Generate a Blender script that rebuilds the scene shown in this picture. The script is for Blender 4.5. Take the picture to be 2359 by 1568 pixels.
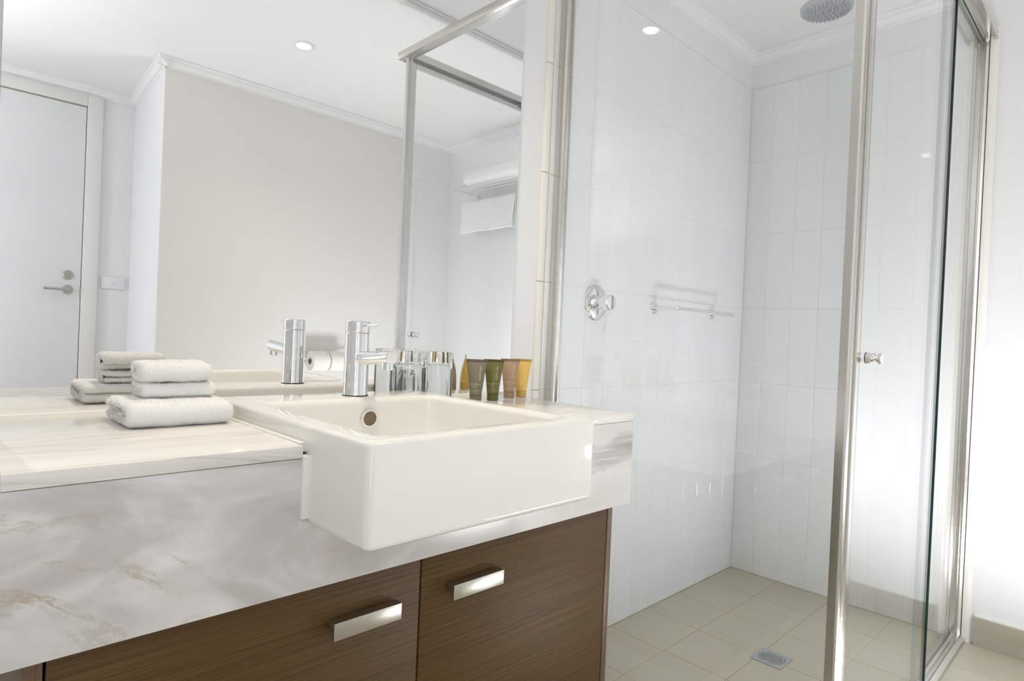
import bpy, bmesh, math, random
from mathutils import Vector, Matrix, noise

for _o in list(bpy.data.objects):
    bpy.data.objects.remove(_o)
SC = bpy.context.scene
COL = SC.collection
random.seed(7)

# ------------------------------------------------------------------ camera
CAM = Vector((-0.30667, -1.28145, 1.01601))
YAW, PITCH, ROLL, FPX = 0.77044, -0.00867, 0.04356, 1411.48
fwd = Vector((math.sin(YAW) * math.cos(PITCH), math.cos(YAW) * math.cos(PITCH), math.sin(PITCH)))
r0 = Vector((math.cos(YAW), -math.sin(YAW), 0))
u0 = r0.cross(fwd)
right = r0 * math.cos(ROLL) + u0 * math.sin(ROLL)
up = -r0 * math.sin(ROLL) + u0 * math.cos(ROLL)
cd = bpy.data.cameras.new('camera')
cd.sensor_fit = 'HORIZONTAL'
cd.sensor_width = 36
cd.lens = FPX / 2359 * 36
cd.clip_start = 0.01
cam = bpy.data.objects.new('camera', cd)
COL.objects.link(cam)
cam.matrix_world = Matrix(((right.x, up.x, -fwd.x, CAM.x), (right.y, up.y, -fwd.y, CAM.y),
                           (right.z, up.z, -fwd.z, CAM.z), (0, 0, 0, 1)))
SC.camera = cam

# ------------------------------------------------------------------ world, lights, exposure
wd = bpy.data.worlds.new('world')
SC.world = wd
wd.use_nodes = True
wd.node_tree.nodes['Background'].inputs[0].default_value = (0.85, 0.9, 1.0, 1)
wd.node_tree.nodes['Background'].inputs[1].default_value = 0.3
vs = SC.view_settings
vs.view_transform = 'Standard'
vs.look = 'None'
vs.gamma = 1.0
vs.exposure = 0.35
vs.use_curve_mapping = False
SC.display_settings.display_device = 'sRGB'
cy = SC.cycles
cy.use_denoising = True
cy.use_adaptive_sampling = True
cy.adaptive_threshold = 0.12
cy.adaptive_min_samples = 16
cy.max_bounces = 12
cy.diffuse_bounces = 5
cy.glossy_bounces = 6
cy.transmission_bounces = 12
cy.transparent_max_bounces = 12
cy.sample_clamp_indirect = 6.0
cy.caustics_reflective = True
cy.caustics_refractive = True


def area(name, loc, target, sx, sy, power, col):
    d = bpy.data.lights.new(name, 'AREA')
    d.shape = 'RECTANGLE'
    d.size, d.size_y, d.energy, d.color = sx, sy, power, col
    o = bpy.data.objects.new(name, d)
    COL.objects.link(o)
    o.location = loc
    o.rotation_euler = (Vector(target) - Vector(loc)).to_track_quat('-Z', 'Y').to_euler()
    return o


COOL = (0.86, 0.91, 1.0)
WARM = (1.0, 0.86, 0.66)
# assumed daylight, set at the assumed tall window in the left wall
area('assumed_daylight', (-1.26, -2.36, 1.0), (1.0, -2.40, 0.95), 0.26, 1.5, 10, COOL)
# added fill behind the camera, unseen, aimed up to brighten the ceiling
area('ceiling_bounce', (-0.75, -1.70, 1.75), (-0.75, -1.69, 2.3), 0.9, 0.9, 8, (1.0, 0.985, 0.97))
# assumed unseen low soft light by the right wall, throws the rail's shadow upwards
area('assumed_low_light', (2.10, -1.50, 0.52), (1.75, 0.0, 1.15), 0.20, 0.12, 2.8, COOL)
area('added_uplight', (1.52, -1.32, 0.06), (1.52, -1.31, 2.3), 0.7, 0.3, 12, (0.97, 0.98, 1.0))  # added unseen fill near the floor, aimed up to brighten the ceiling

# ------------------------------------------------------------------ measures
X1 = 2.39168      # right wall
TW = 0.1126       # wall tile pitch across
TH = 0.33         # wall tile pitch up
TB = 0.19315      # bottom cut row
TTOP = TB + 6 * TH
ZC = 2.335        # ceiling
ZL = 2.287        # underside of cornice
YG = -2.19        # opposite wall
YD = -3.0         # door wall
XL = -1.3         # left wall
GX = 0.56         # outside corner of the opposite wall
XR, YF, ZT, ST, ZA = 0.881, -0.4717, 0.8501, 0.0186, 0.6425
BL, BR, YB, YBK, ZBT, ZBB = 0.0945, 0.5435, -0.6253, -0.083, 0.8775, 0.7378
XGL, YGL = 1.105, -0.856


# ------------------------------------------------------------------ node helpers
def newmat(name):
    m = bpy.data.materials.new(name)
    m.use_nodes = True
    nt = m.node_tree
    nt.nodes.clear()
    out = nt.nodes.new('ShaderNodeOutputMaterial')
    return m, nt, out


def nd(nt, typ, **kw):
    n = nt.nodes.new(typ)
    for k, v in kw.items():
        setattr(n, k, v)
    return n


def pbsdf(nt, out, col=(0.8, 0.8, 0.8), rough=0.5, metal=0.0, spec=0.5, coat=0.0, sheen=0.0):
    b = nd(nt, 'ShaderNodeBsdfPrincipled')
    b.inputs['Base Color'].default_value = (*col, 1)
    b.inputs['Roughness'].default_value = rough
    b.inputs['Metallic'].default_value = metal
    b.inputs['Specular IOR Level'].default_value = spec
    b.inputs['Coat Weight'].default_value = coat
    b.inputs['Coat Roughness'].default_value = 0.03
    b.inputs['Sheen Weight'].default_value = sheen
    nt.links.new(b.outputs[0], out.inputs[0])
    return b


def coords(nt, scale=(1, 1, 1), rot=(0, 0, 0), loc=(0, 0, 0), kind='Object'):
    tc = nd(nt, 'ShaderNodeTexCoord')
    mp = nd(nt, 'ShaderNodeMapping')
    mp.inputs['Scale'].default_value = scale
    mp.inputs['Rotation'].default_value = rot
    mp.inputs['Location'].default_value = loc
    nt.links.new(tc.outputs[kind], mp.inputs[0])
    return mp.outputs[0]


def noisetex(nt, vec, scale, detail=4, rough=0.5, dist=0.0):
    n = nd(nt, 'ShaderNodeTexNoise')
    n.inputs['Scale'].default_value = scale
    n.inputs['Detail'].default_value = detail
    n.inputs['Roughness'].default_value = rough
    n.inputs['Distortion'].default_value = dist
    nt.links.new(vec, n.inputs['Vector'])
    return n.outputs[0]


def ramp(nt, fac, stops):
    r = nd(nt, 'ShaderNodeValToRGB')
    e = r.color_ramp.elements
    while len(e) < len(stops):
        e.new(0.5)
    for i, (p, c) in enumerate(stops):
        e[i].position = p
        e[i].color = (*c, 1) if len(c) == 3 else c
    nt.links.new(fac, r.inputs[0])
    return r.outputs[0]


def mixc(nt, fac, a, b, mode='MIX'):
    m = nd(nt, 'ShaderNodeMix', data_type='RGBA', blend_type=mode)
    for sock, v in ((m.inputs[0], fac), (m.inputs[6], a), (m.inputs[7], b)):
        if isinstance(v, (int, float)):
            sock.default_value = v
        elif isinstance(v, tuple):
            sock.default_value = (*v, 1)
        else:
            nt.links.new(v, sock)
    return m.outputs[2]


def mth(nt, op, a, b=0.0, clamp=False):
    m = nd(nt, 'ShaderNodeMath', operation=op, use_clamp=clamp)
    for i, v in enumerate((a, b)):
        if isinstance(v, (int, float)):
            m.inputs[i].default_value = v
        else:
            nt.links.new(v, m.inputs[i])
    return m.outputs[0]


def bump(nt, b, height, strength=0.2, dist=0.002):
    n = nd(nt, 'ShaderNodeBump')
    n.inputs['Strength'].default_value = strength
    n.inputs['Distance'].default_value = dist
    nt.links.new(height, n.inputs['Height'])
    nt.links.new(n.outputs[0], b.inputs['Normal'])


def paint(name, col, rough=0.55, var=0.02, bumps=0.05):
    m, nt, out = newmat(name)
    b = pbsdf(nt, out, col, rough, spec=0.35)
    v = coords(nt)
    f = noisetex(nt, v, 2.2, 3)
    c = ramp(nt, f, [(0.3, tuple(x * (1 - var) for x in col)), (0.7, col)])
    nt.links.new(c, b.inputs['Base Color'])
    bump(nt, b, noisetex(nt, v, 260, 2), bumps, 0.001)
    return m


def glaze(name, col, rough=0.06, wav=0.03, var=0.025):
    m, nt, out = newmat(name)
    b = pbsdf(nt, out, col, rough, spec=0.5)
    oi = nd(nt, 'ShaderNodeObjectInfo')
    c = ramp(nt, oi.outputs['Random'], [(0.0, tuple(x * (1 - var) for x in col)), (1.0, col)])
    nt.links.new(c, b.inputs['Base Color'])
    bump(nt, b, noisetex(nt, coords(nt, kind='Generated'), 3.0, 2), wav, 0.004)
    return m


def metal(name, col, rough, brushed=None):
    m, nt, out = newmat(name)
    b = pbsdf(nt, out, col, rough, 1.0)
    if brushed:
        f = noisetex(nt, coords(nt, brushed), 1.0, 3)
        r = nd(nt, 'ShaderNodeMapRange')
        r.inputs[3].default_value = rough * 0.7
        r.inputs[4].default_value = rough * 1.4
        nt.links.new(f, r.inputs[0])
        nt.links.new(r.outputs[0], b.inputs['Roughness'])
    else:
        f = noisetex(nt, coords(nt), 9.0, 2)
        c = ramp(nt, f, [(0.3, tuple(x * 0.97 for x in col)), (0.7, col)])
        nt.links.new(c, b.inputs['Base Color'])
    return m


M = {}
M['wall'] = paint('white_wall_paint', (0.83, 0.83, 0.83))
M['wall_warm'] = paint('warm_white_wall_paint', (0.80, 0.79, 0.765))
M['ceil'] = paint('ceiling_paint', (0.86, 0.86, 0.86), 0.7)
M['cornice'] = paint('cornice_paint', (0.85, 0.85, 0.85), 0.6)
M['door'] = paint('door_satin_paint', (0.82, 0.83, 0.84), 0.35)
M['arch'] = paint('architrave_paint', (0.80, 0.79, 0.76), 0.4)
M['tile'] = glaze('white_glazed_tile', (0.81, 0.82, 0.825), 0.05)
M['trimtile'] = glaze('cream_trim_tile', (0.84, 0.80, 0.74), 0.12)
M['floortile'] = glaze('beige_floor_tile', (0.50, 0.465, 0.37), 0.22, 0.02, 0.05)
M['skirt'] = glaze('beige_skirting_tile', (0.45, 0.42, 0.33), 0.25, 0.02, 0.05)
M['grout'] = paint('cream_grout', (0.79, 0.78, 0.74), 0.9)
M['grout_floor'] = paint('tan_grout', (0.46, 0.39, 0.29), 0.9, 0.15)
M['ceramic'] = glaze('white_ceramic', (0.86, 0.845, 0.80), 0.05, 0.0)
M['chrome'] = metal('chrome', (0.90, 0.90, 0.91), 0.035)
M['alu'] = metal('polished_aluminium', (0.66, 0.645, 0.61), 0.2, (4, 4, 400))
M['satin'] = metal('satin_nickel', (0.52, 0.50, 0.46), 0.3, (300, 300, 6))
M['steel'] = metal('stainless_steel', (0.55, 0.57, 0.60), 0.3, (6, 300, 300))
M['dark'] = paint('dark_rubber', (0.02, 0.02, 0.022), 0.6)
M['plastic'] = paint('white_plastic', (0.82, 0.82, 0.83), 0.3)
M['silicone'] = paint('white_silicone', (0.82, 0.80, 0.75), 0.35)
M['paper'] = paint('toilet_paper', (0.84, 0.81, 0.77), 0.95, 0.03, 0.3)
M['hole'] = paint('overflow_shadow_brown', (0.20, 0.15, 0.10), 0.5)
M['card'] = paint('grey_card', (0.5, 0.44, 0.36), 0.9)
M['print'] = paint('white_print', (0.85, 0.84, 0.80), 0.6, 0.0, 0.0)

# towel
m, nt, out = newmat('white_terry')
b = pbsdf(nt, out, (0.985, 0.98, 0.968), 0.95, spec=0.05)
tl = nd(nt, 'ShaderNodeBsdfTranslucent')
tl.inputs[0].default_value = (0.985, 0.98, 0.968, 1)
mx = nd(nt, 'ShaderNodeMixShader')
mx.inputs[0].default_value = 0.12
nt.links.new(b.outputs[0], mx.inputs[1])
nt.links.new(tl.outputs[0], mx.inputs[2])
nt.links.new(mx.outputs[0], out.inputs[0])
v = coords(nt)
bump(nt, b, noisetex(nt, v, 520, 3, 0.7), 0.4, 0.002)
M['terry'] = m

# toughened glass sheet: face and edge
m, nt, out = newmat('clear_glass_sheet')
fr = nd(nt, 'ShaderNodeFresnel')
ge = nd(nt, 'ShaderNodeNewGeometry')
ior = nd(nt, 'ShaderNodeMapRange')      # same reflectance from both sides of the sheet
ior.inputs[3].default_value = 1.5
ior.inputs[4].default_value = 1 / 1.5
nt.links.new(ge.outputs['Backfacing'], ior.inputs[0])
nt.links.new(ior.outputs[0], fr.inputs[0])
tr = nd(nt, 'ShaderNodeBsdfTransparent')
tr.inputs[0].default_value = (0.986, 0.990, 0.990, 1)
gl = nd(nt, 'ShaderNodeBsdfGlossy')
gl.inputs['Roughness'].default_value = 0.0
gl.inputs[0].default_value = (1, 1, 1, 1)
mx = nd(nt, 'ShaderNodeMixShader')
nt.links.new(fr.outputs[0], mx.inputs[0])
nt.links.new(tr.outputs[0], mx.inputs[1])
nt.links.new(gl.outputs[0], mx.inputs[2])
nt.links.new(mx.outputs[0], out.inputs[0])
M['pane'] = m
m, nt, out = newmat('green_glass_edge')
pbsdf(nt, out, (0.004, 0.022, 0.018), 0.12)
M['pane_edge'] = m
m, nt, out = newmat('grey_glass_edge')
pbsdf(nt, out, (0.20, 0.26, 0.26), 0.15)
M['pane_edge2'] = m
m, nt, out = newmat('tumbler_glass')
g = nd(nt, 'ShaderNodeBsdfGlass')
g.inputs['IOR'].default_value = 1.48
g.inputs['Roughness'].default_value = 0.0
g.inputs[0].default_value = (0.985, 0.99, 0.985, 1)
nt.links.new(g.outputs[0], out.inputs[0])
M['glass'] = m
m, nt, out = newmat('silvered_mirror')
g = nd(nt, 'ShaderNodeBsdfGlossy')
g.inputs['Roughness'].default_value = 0.0
g.inputs[0].default_value = (0.925, 0.93, 0.93, 1)
nt.links.new(g.outputs[0], out.inputs[0])
M['mirror'] = m
m, nt, out = newmat('mirror_edge')
pbsdf(nt, out, (0.22, 0.25, 0.26), 0.25)
M['mirror_edge'] = m
m, nt, out = newmat('lamp_glow')
e = nd(nt, 'ShaderNodeEmission')
e.inputs[0].default_value = (1.0, 0.93, 0.80, 1)
e.inputs[1].default_value = 30
nt.links.new(e.outputs[0], out.inputs[0])
M['glow'] = m
m, nt, out = newmat('assumed_window_pane')  # emission stands for daylight in the assumed window
e = nd(nt, 'ShaderNodeEmission')
e.inputs[0].default_value = (0.86, 0.92, 1.0, 1)
e.inputs[1].default_value = 1.2
nt.links.new(e.outputs[0], out.inputs[0])
M['assumed_pane'] = m


def marble(name, apron):
    m, nt, out = newmat(name)
    b = pbsdf(nt, out, (0.7, 0.7, 0.7), 0.09 if not apron else 0.28)
    if apron:
        v = coords(nt, (1, 1, 1), (0, math.radians(-12), 0))
        big = noisetex(nt, coords(nt, (4.0, 4.0, 9.0), (0, math.radians(-14), 0)), 1.0, 5, 0.55, 0.8)
        base = ramp(nt, big, [(0.30, (0.47, 0.44, 0.42)), (0.46, (0.56, 0.53, 0.515)), (0.55, (0.66, 0.64, 0.63)), (0.67, (0.78, 0.77, 0.77))])
        # brown veins: thin ridge where a warped noise crosses its middle
        vn = noisetex(nt, coords(nt, (2.2, 2.2, 7.0), (0, math.radians(-10), 0), (3.1, 0, 1.7)), 1.0, 7, 0.66, 1.1)
        ridge = mth(nt, 'ABSOLUTE', mth(nt, 'SUBTRACT', vn, 0.5))
        line = ramp(nt, ridge, [(0.0, (1, 1, 1)), (0.012, (0.35, 0.35, 0.35)), (0.035, (0, 0, 0))])
        gate = ramp(nt, noisetex(nt, coords(nt, (5, 5, 8), (0, 0, 0), (7.3, 0, 2)), 1.0, 3), [(0.52, (0, 0, 0)), (0.66, (1, 1, 1))])
        fac = mth(nt, 'MULTIPLY', line, gate)
        col = mixc(nt, mth(nt, 'MULTIPLY', fac, 0.9), base, (0.42, 0.35, 0.24))
        # the broad grey band at the right-hand end of the stone
        tc = nd(nt, 'ShaderNodeTexCoord')
        sp = nd(nt, 'ShaderNodeSeparateXYZ')
        nt.links.new(tc.outputs['Object'], sp.inputs[0])
        wob = mth(nt, 'MULTIPLY', mth(nt, 'SUBTRACT', noisetex(nt, coords(nt), 14, 4), 0.5), 0.045)
        lz = mth(nt, 'ADD', mth(nt, 'SUBTRACT', sp.outputs[2], mth(nt, 'MULTIPLY', mth(nt, 'SUBTRACT', sp.outputs[0], 0.72), 0.16)), wob)
        d = mth(nt, 'ABSOLUTE', mth(nt, 'SUBTRACT', lz, 0.752))
        band = ramp(nt, d, [(0.0, (1, 1, 1)), (0.026, (0.8, 0.8, 0.8)), (0.036, (0, 0, 0))])
        xr = ramp(nt, sp.outputs[0], [(0.50, (0, 0, 0)), (0.56, (1, 1, 1))])
        stre = ramp(nt, noisetex(nt, coords(nt, (6, 6, 110), (0, math.radians(-9.5), 0)), 1.0, 4, 0.6, 0.3), [(0.34, (0.35, 0.35, 0.35)), (0.60, (1, 1, 1))])
        bf = mth(nt, 'MULTIPLY', mth(nt, 'MULTIPLY', band, xr), stre)
        rbase = mixc(nt, mth(nt, 'MULTIPLY', xr, 0.75), col, (0.76, 0.74, 0.72))
        col = mixc(nt, mth(nt, 'MULTIPLY', bf, 0.95), rbase, (0.36, 0.335, 0.31))
    else:
        big = noisetex(nt, coords(nt, (3.0, 26, 26), (0, 0, math.radians(4))), 1.0, 5, 0.55, 0.5)
        base = ramp(nt, big, [(0.28, (0.73, 0.70, 0.65)), (0.50, (0.80, 0.775, 0.73)), (0.74, (0.845, 0.825, 0.785))])
        vn = noisetex(nt, coords(nt, (1.6, 11, 11), (0, 0, math.radians(-5)), (1.2, 0.4, 0)), 1.0, 6, 0.6, 0.9)
        ridge = mth(nt, 'ABSOLUTE', mth(nt, 'SUBTRACT', vn, 0.53))
        line = ramp(nt, ridge, [(0.0, (1, 1, 1)), (0.008, (0.4, 0.4, 0.4)), (0.03, (0, 0, 0))])
        col = mixc(nt, mth(nt, 'MULTIPLY', line, 0.4), base, (0.45, 0.40, 0.33))
    nt.links.new(col, b.inputs['Base Color'])
    return m


M['marble_top'] = marble('marble_polished_top', False)
M['marble_apron'] = marble('marble_veined_apron', True)

# dark straight-grained veneer
m, nt, out = newmat('dark_reeded_veneer')
b = pbsdf(nt, out, (0.1, 0.05, 0.02), 0.5, spec=0.25)
f1 = noisetex(nt, coords(nt, (2.5, 2.5, 420)), 1.0, 3, 0.55, 0.1)
f2 = noisetex(nt, coords(nt, (1.2, 1.2, 42), (0, math.radians(1.0), 0)), 1.0, 3, 0.5, 0.2)
f3 = noisetex(nt, coords(nt, (60, 60, 900)), 1.0, 2)
c1 = ramp(nt, f1, [(0.25, (0.052, 0.026, 0.006)), (0.5, (0.094, 0.050, 0.013)), (0.75, (0.140, 0.080, 0.024))])
c2 = ramp(nt, f2, [(0.3, (0.86, 0.86, 0.85)), (0.7, (1.05, 1.05, 1.05))])
c = mixc(nt, 1.0, c1, c2, 'MULTIPLY')
c = mixc(nt, ramp(nt, f3, [(0.60, (0, 0, 0)), (0.78, (0.35, 0.35, 0.35))]), c, (0.20, 0.12, 0.06))
nt.links.new(c, b.inputs['Base Color'])
bump(nt, b, f1, 0.15, 0.0006)
M['wood'] = m
m, nt, out = newmat('dark_veneer_edge')
b = pbsdf(nt, out, (0.1, 0.05, 0.02), 0.42)
f1 = noisetex(nt, coords(nt, (330, 330, 3.0)), 1.0, 4, 0.6, 0.15)
c1 = ramp(nt, f1, [(0.28, (0.085, 0.042, 0.017)), (0.72, (0.18, 0.10, 0.048))])
nt.links.new(c1, b.inputs['Base Color'])
M['wood_v'] = m


def tubeplastic(name, col):
    m, nt, out = newmat(name)
    b = pbsdf(nt, out, col, 0.3, spec=0.4)
    f = noisetex(nt, coords(nt), 30, 2)
    c = ramp(nt, f, [(0.3, tuple(x * 0.95 for x in col)), (0.7, col)])
    nt.links.new(c, b.inputs['Base Color'])
    return m


# ------------------------------------------------------------------ geometry helpers
def link(name, me, mat=None, parent=None, smooth=None):
    if mat is not None:
        for mm in (mat if isinstance(mat, (list, tuple)) else [mat]):
            me.materials.append(mm)
    o = bpy.data.objects.new(name, me)
    COL.objects.link(o)
    if parent is not None:
        o.parent = parent
    if smooth is not None:
        me.polygons.foreach_set('use_smooth', [True] * len(me.polygons))
        me.set_sharp_from_angle(angle=math.radians(smooth))
    return o


def from_bm(name, bm, mat=None, parent=None, smooth=None):
    bmesh.ops.recalc_face_normals(bm, faces=bm.faces)
    me = bpy.data.meshes.new(name)
    bm.to_mesh(me)
    bm.free()
    return link(name, me, mat, parent, smooth)


def empty(name, loc=(0, 0, 0)):
    o = bpy.data.objects.new(name, None)
    o.empty_display_size = 0.02
    COL.objects.link(o)
    o.location = loc
    return o


def tag(o, label, cat, group=None):
    o['label'] = label
    o['category'] = cat
    if group:
        o['group'] = group
    return o


def struct(o, label=None):
    o['kind'] = 'structure'
    if label:
        o['label'] = label
    return o


def bbox(bm, x0, x1, y0, y1, z0, z1, bev=0.0, seg=2):
    r = bmesh.ops.create_cube(bm, size=1)
    vs_ = r['verts']
    for v in vs_:
        v.co = Vector(((x0 + x1) / 2 + v.co.x * abs(x1 - x0), (y0 + y1) / 2 + v.co.y * abs(y1 - y0), (z0 + z1) / 2 + v.co.z * abs(z1 - z0)))
    if bev > 0:
        es = list({e for v in vs_ for e in v.link_edges})
        bmesh.ops.bevel(bm, geom=es, offset=bev, segments=seg, affect='EDGES', profile=0.5)


def box(name, x0, x1, y0, y1, z0, z1, mat, parent=None, bev=0.0, seg=2, origin=None):
    bm = bmesh.new()
    ox = origin or (0, 0, 0)
    bbox(bm, x0 - ox[0], x1 - ox[0], y0 - ox[1], y1 - ox[1], z0 - ox[2], z1 - ox[2], bev, seg)
    o = from_bm(name, bm, mat, parent, 35 if bev else None)
    if origin:
        o.location = origin
    return o


def loft(bm, rings, close_start=True, close_end=True, cyclic=True):
    """rings: lists of Vector of equal length"""
    vr = [[bm.verts.new(p) for p in r] for r in rings]
    n = len(vr[0])
    for a, b_ in zip(vr, vr[1:]):
        for i in range(n if cyclic else n - 1):
            j = (i + 1) % n
            bm.faces.new((a[i], a[j], b_[j], b_[i]))
    if close_start:
        bm.faces.new(vr[0][::-1])
    if close_end:
        bm.faces.new(vr[-1])
    return vr


def frame(axis):
    a = Vector(axis).normalized()
    t = Vector((0, 0, 1)) if abs(a.z) < 0.9 else Vector((1, 0, 0))
    u = a.cross(t).normalized()
    return a, u, a.cross(u)


def lathe(bm, origin, axis, prof, n=32, caps=True):
    """prof: (distance along axis, radius)"""
    a, u, w = frame(axis)
    o = Vector(origin)
    rings = []
    for d, r in prof:
        r = max(r, 1e-5)
        rings.append([o + a * d + (u * math.cos(t) + w * math.sin(t)) * r for t in [2 * math.pi * i / n for i in range(n)]])
    loft(bm, rings, caps, caps)


def lathe_obj(name, origin, axis, prof, mat, parent=None, n=32, smooth=32, caps=True):
    bm = bmesh.new()
    lathe(bm, origin, axis, prof, n, caps)
    return from_bm(name, bm, mat, parent, smooth)


def sweep(bm, pts, r, n=12):
    pts = [Vector(p) for p in pts]
    rings = []
    prev = None
    for i, p in enumerate(pts):
        t = (pts[min(i + 1, len(pts) - 1)] - pts[max(i - 1, 0)]).normalized()
        if prev is None:
            _, u, w = frame(t)
        else:
            u = (prev - t * prev.dot(t)).normalized()
            w = t.cross(u)
        prev = u
        rr = r[i] if isinstance(r, (list, tuple)) else r
        rings.append([p + (u * math.cos(k) + w * math.sin(k)) * rr for k in [2 * math.pi * j / n for j in range(n)]])
    loft(bm, rings)


def sweep_obj(name, pts, r, mat, parent=None, n=12):
    bm = bmesh.new()
    sweep(bm, pts, r, n)
    return from_bm(name, bm, mat, parent, 40)


def prism(name, poly, axis, a0, a1, mat, parent=None, bev=0.0, smooth=None):
    """poly of 2D points extruded along axis 'x','y' or 'z'"""
    bm = bmesh.new()

    def P(p, a):
        return {'x': Vector((a, p[0], p[1])), 'y': Vector((p[0], a, p[1])), 'z': Vector((p[0], p[1], a))}[axis]
    loft(bm, [[P(p, a0) for p in poly], [P(p, a1) for p in poly]])
    if bev:
        bmesh.ops.bevel(bm, geom=list(bm.edges), offset=bev, segments=2, affect='EDGES', profile=0.5)
    return from_bm(name, bm, mat, parent, smooth or (35 if bev else None))


_tilecache = {}


def tilemesh(w, h, d, bev, mat):
    """a tile lying in local XY, thickness along +Z, centred, chamfered front edge"""
    key = (round(w, 4), round(h, 4), d, bev, mat.name)
    if key in _tilecache:
        return _tilecache[key]
    w2, h2 = w / 2, h / 2
    V = []
    for z, i in ((0, 0), (d - bev, 0), (d, bev)):
        V += [(-w2 + i, -h2 + i, z), (w2 - i, -h2 + i, z), (w2 - i, h2 - i, z), (-w2 + i, h2 - i, z)]
    F = [(8, 9, 10, 11)]
    for a in (0, 4):
        for i in range(4):
            j = (i + 1) % 4
            F.append((a + i, a + j, a + 4 + j, a + 4 + i))
    me = bpy.data.meshes.new('tile')
    me.from_pydata(V, [], F)
    me.materials.append(mat)
    _tilecache[key] = me
    return me


def put_tile(name, me, loc, rot, parent):
    o = bpy.data.objects.new(name, me)
    COL.objects.link(o)
    o.parent = parent
    o.location = loc
    o.rotation_euler = rot
    return o


# ------------------------------------------------------------------ room shell
TD = 0.008
wall_back = struct(box('wall_back', XL - 0.1, X1 + 0.1, 0.006, 0.12, -0.05, 2.5, M['wall']), 'white wall behind the vanity and the shower')
wall_right = struct(box('wall_right', X1 + 0.006, X1 + 0.12, YG - 0.1, 0.1, -0.05, 2.5, M['wall']), 'white wall at the end of the room')
wall_front = struct(prism('wall_front', [(GX, YG), (X1 + 0.1, YG), (X1 + 0.1, YD - 0.1), (GX + 0.055, YD - 0.1)], 'z', -0.05, 2.5, M['wall_warm']),
                    'plain pale wall seen in the mirror')
wall_return = struct(prism('wall_return', [(GX, YG + 0.0005), (GX + 0.055, YD - 0.1), (GX + 0.05, YD - 0.1), (GX - 0.006, YG + 0.0005)], 'z', -0.05, 2.5, M['wall']))
wall_door = struct(box('wall_door', XL - 0.1, GX + 0.06, YD - 0.12, YD, -0.05, 2.5, M['wall']), 'white wall with the door, seen in the mirror')
wall_left = struct(box('wall_left', XL - 0.12, XL, YD - 0.1, 0.1, -0.05, 2.5, M['wall']))
ceiling = struct(box('ceiling', XL - 0.1, X1 + 0.1, YD - 0.1, 0.1, ZC, ZC + 0.1, M['ceil']), 'white plaster ceiling')
floor = struct(box('floor', XL - 0.1, X1 + 0.1, YD - 0.1, 0.1, -0.1, -0.0006, M['grout_floor']), 'beige tiled floor')

# grout beds behind the shower tiles
XT0 = 1.066
box('grout_bed', XT0, X1 + 0.006, 0.0015, 0.0062, 0, TTOP, M['grout'], wall_back)
YT1 = -(0.10025 + 7 * TW)
box('grout_bed', X1 + 0.0015, X1 + 0.0062, YT1, 0.0015, 0, TTOP, M['grout'], wall_right)
G = 0.0024
# tiles of the mirror wall (columns counted from the corner)
rows = [(0.0, TB)] + [(TB + i * TH, TB + (i + 1) * TH) for i in range(6)]
cols = []
k = 0
while X1 - k * TW > XT0 + 0.01:
    cols.append((max(X1 - (k + 1) * TW, XT0), X1 - k * TW))
    k += 1
for (xa, xb) in cols:
    for (za, zb) in rows:
        me = tilemesh(xb - xa - G, zb - za - G, TD - 0.002, 0.0012, M['tile'])
        o = put_tile('wall_tile', me, ((xa + xb) / 2, 0.0062, (za + zb) / 2), (math.pi / 2, 0, 0), wall_back)
cols2 = [(-0.10025, 0.0)] + [(-0.10025 - (i + 1) * TW, -0.10025 - i * TW) for i in range(7)]
for (ya, yb) in cols2:
    for (za, zb) in rows:
        me = tilemesh(zb - za - G, yb - ya - G, TD - 0.002, 0.0012, M['tile'])
        put_tile('wall_tile', me, (X1 + 0.0062, (ya + yb) / 2, (za + zb) / 2), (0, -math.pi / 2, 0), wall_right)
# cream bullnose trim tiles where the tiling ends beside the mirror
for (za, zb) in rows:
    prof = []
    for i in range(9):
        t = math.pi * i / 8
        prof.append((1.049 - 0.016 * math.cos(t), 0.0062 - 0.0105 * math.sin(t) ** 0.7))
    prism('trim_tile', prof, 'z', za + 0.001, zb - 0.001, M['trimtile'], wall_back, smooth=50)
# tiled floor, built one by one where the photograph shows it
FX, FY = 0.2235, 0.2176
x = 2.376
xs = [X1]
while x > 0.2:
    x -= FX
    xs.append(x)
ys = [0.0]
while ys[-1] > -1.7:
    ys.append(ys[-1] - FY)
for i in range(len(xs) - 1):
    for j in range(len(ys) - 1):
        xa, xb, ya, yb = xs[i + 1], xs[i], ys[j + 1], ys[j]
        me = tilemesh(xb - xa - 0.003, yb - ya - 0.003, 0.005, 0.0008, M['floortile'])
        put_tile('floor_tile', me, ((xa + xb) / 2, (ya + yb) / 2, -0.0045), (0, 0, 0), floor)
box('floor_field', XL, X1, YD, ys[-1] - 0.002, -0.0045, 0.0, M['floortile'], floor)
box('floor_field', XL, xs[-1] - 0.002, ys[-1], 0, -0.0045, 0.0, M['floortile'], floor)

# beige skirting tiles along the right wall
bb = struct(box('baseboard_right', X1 - 0.004, X1 + 0.0062, YG, YT1 - 0.012, 0.0, 0.101, M['grout']), 'beige tile skirting along the white wall')
y = YT1 - 0.012
while y > YG + 0.05:
    y2 = max(y - 0.2176, YG)
    me = tilemesh(0.098, y - y2 - 0.002, 0.007, 0.001, M['skirt'])
    put_tile('skirting_tile', me, (X1 - 0.003, (y + y2) / 2, 0.049), (0, -math.pi / 2, 0), bb)
    y = y2

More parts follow.
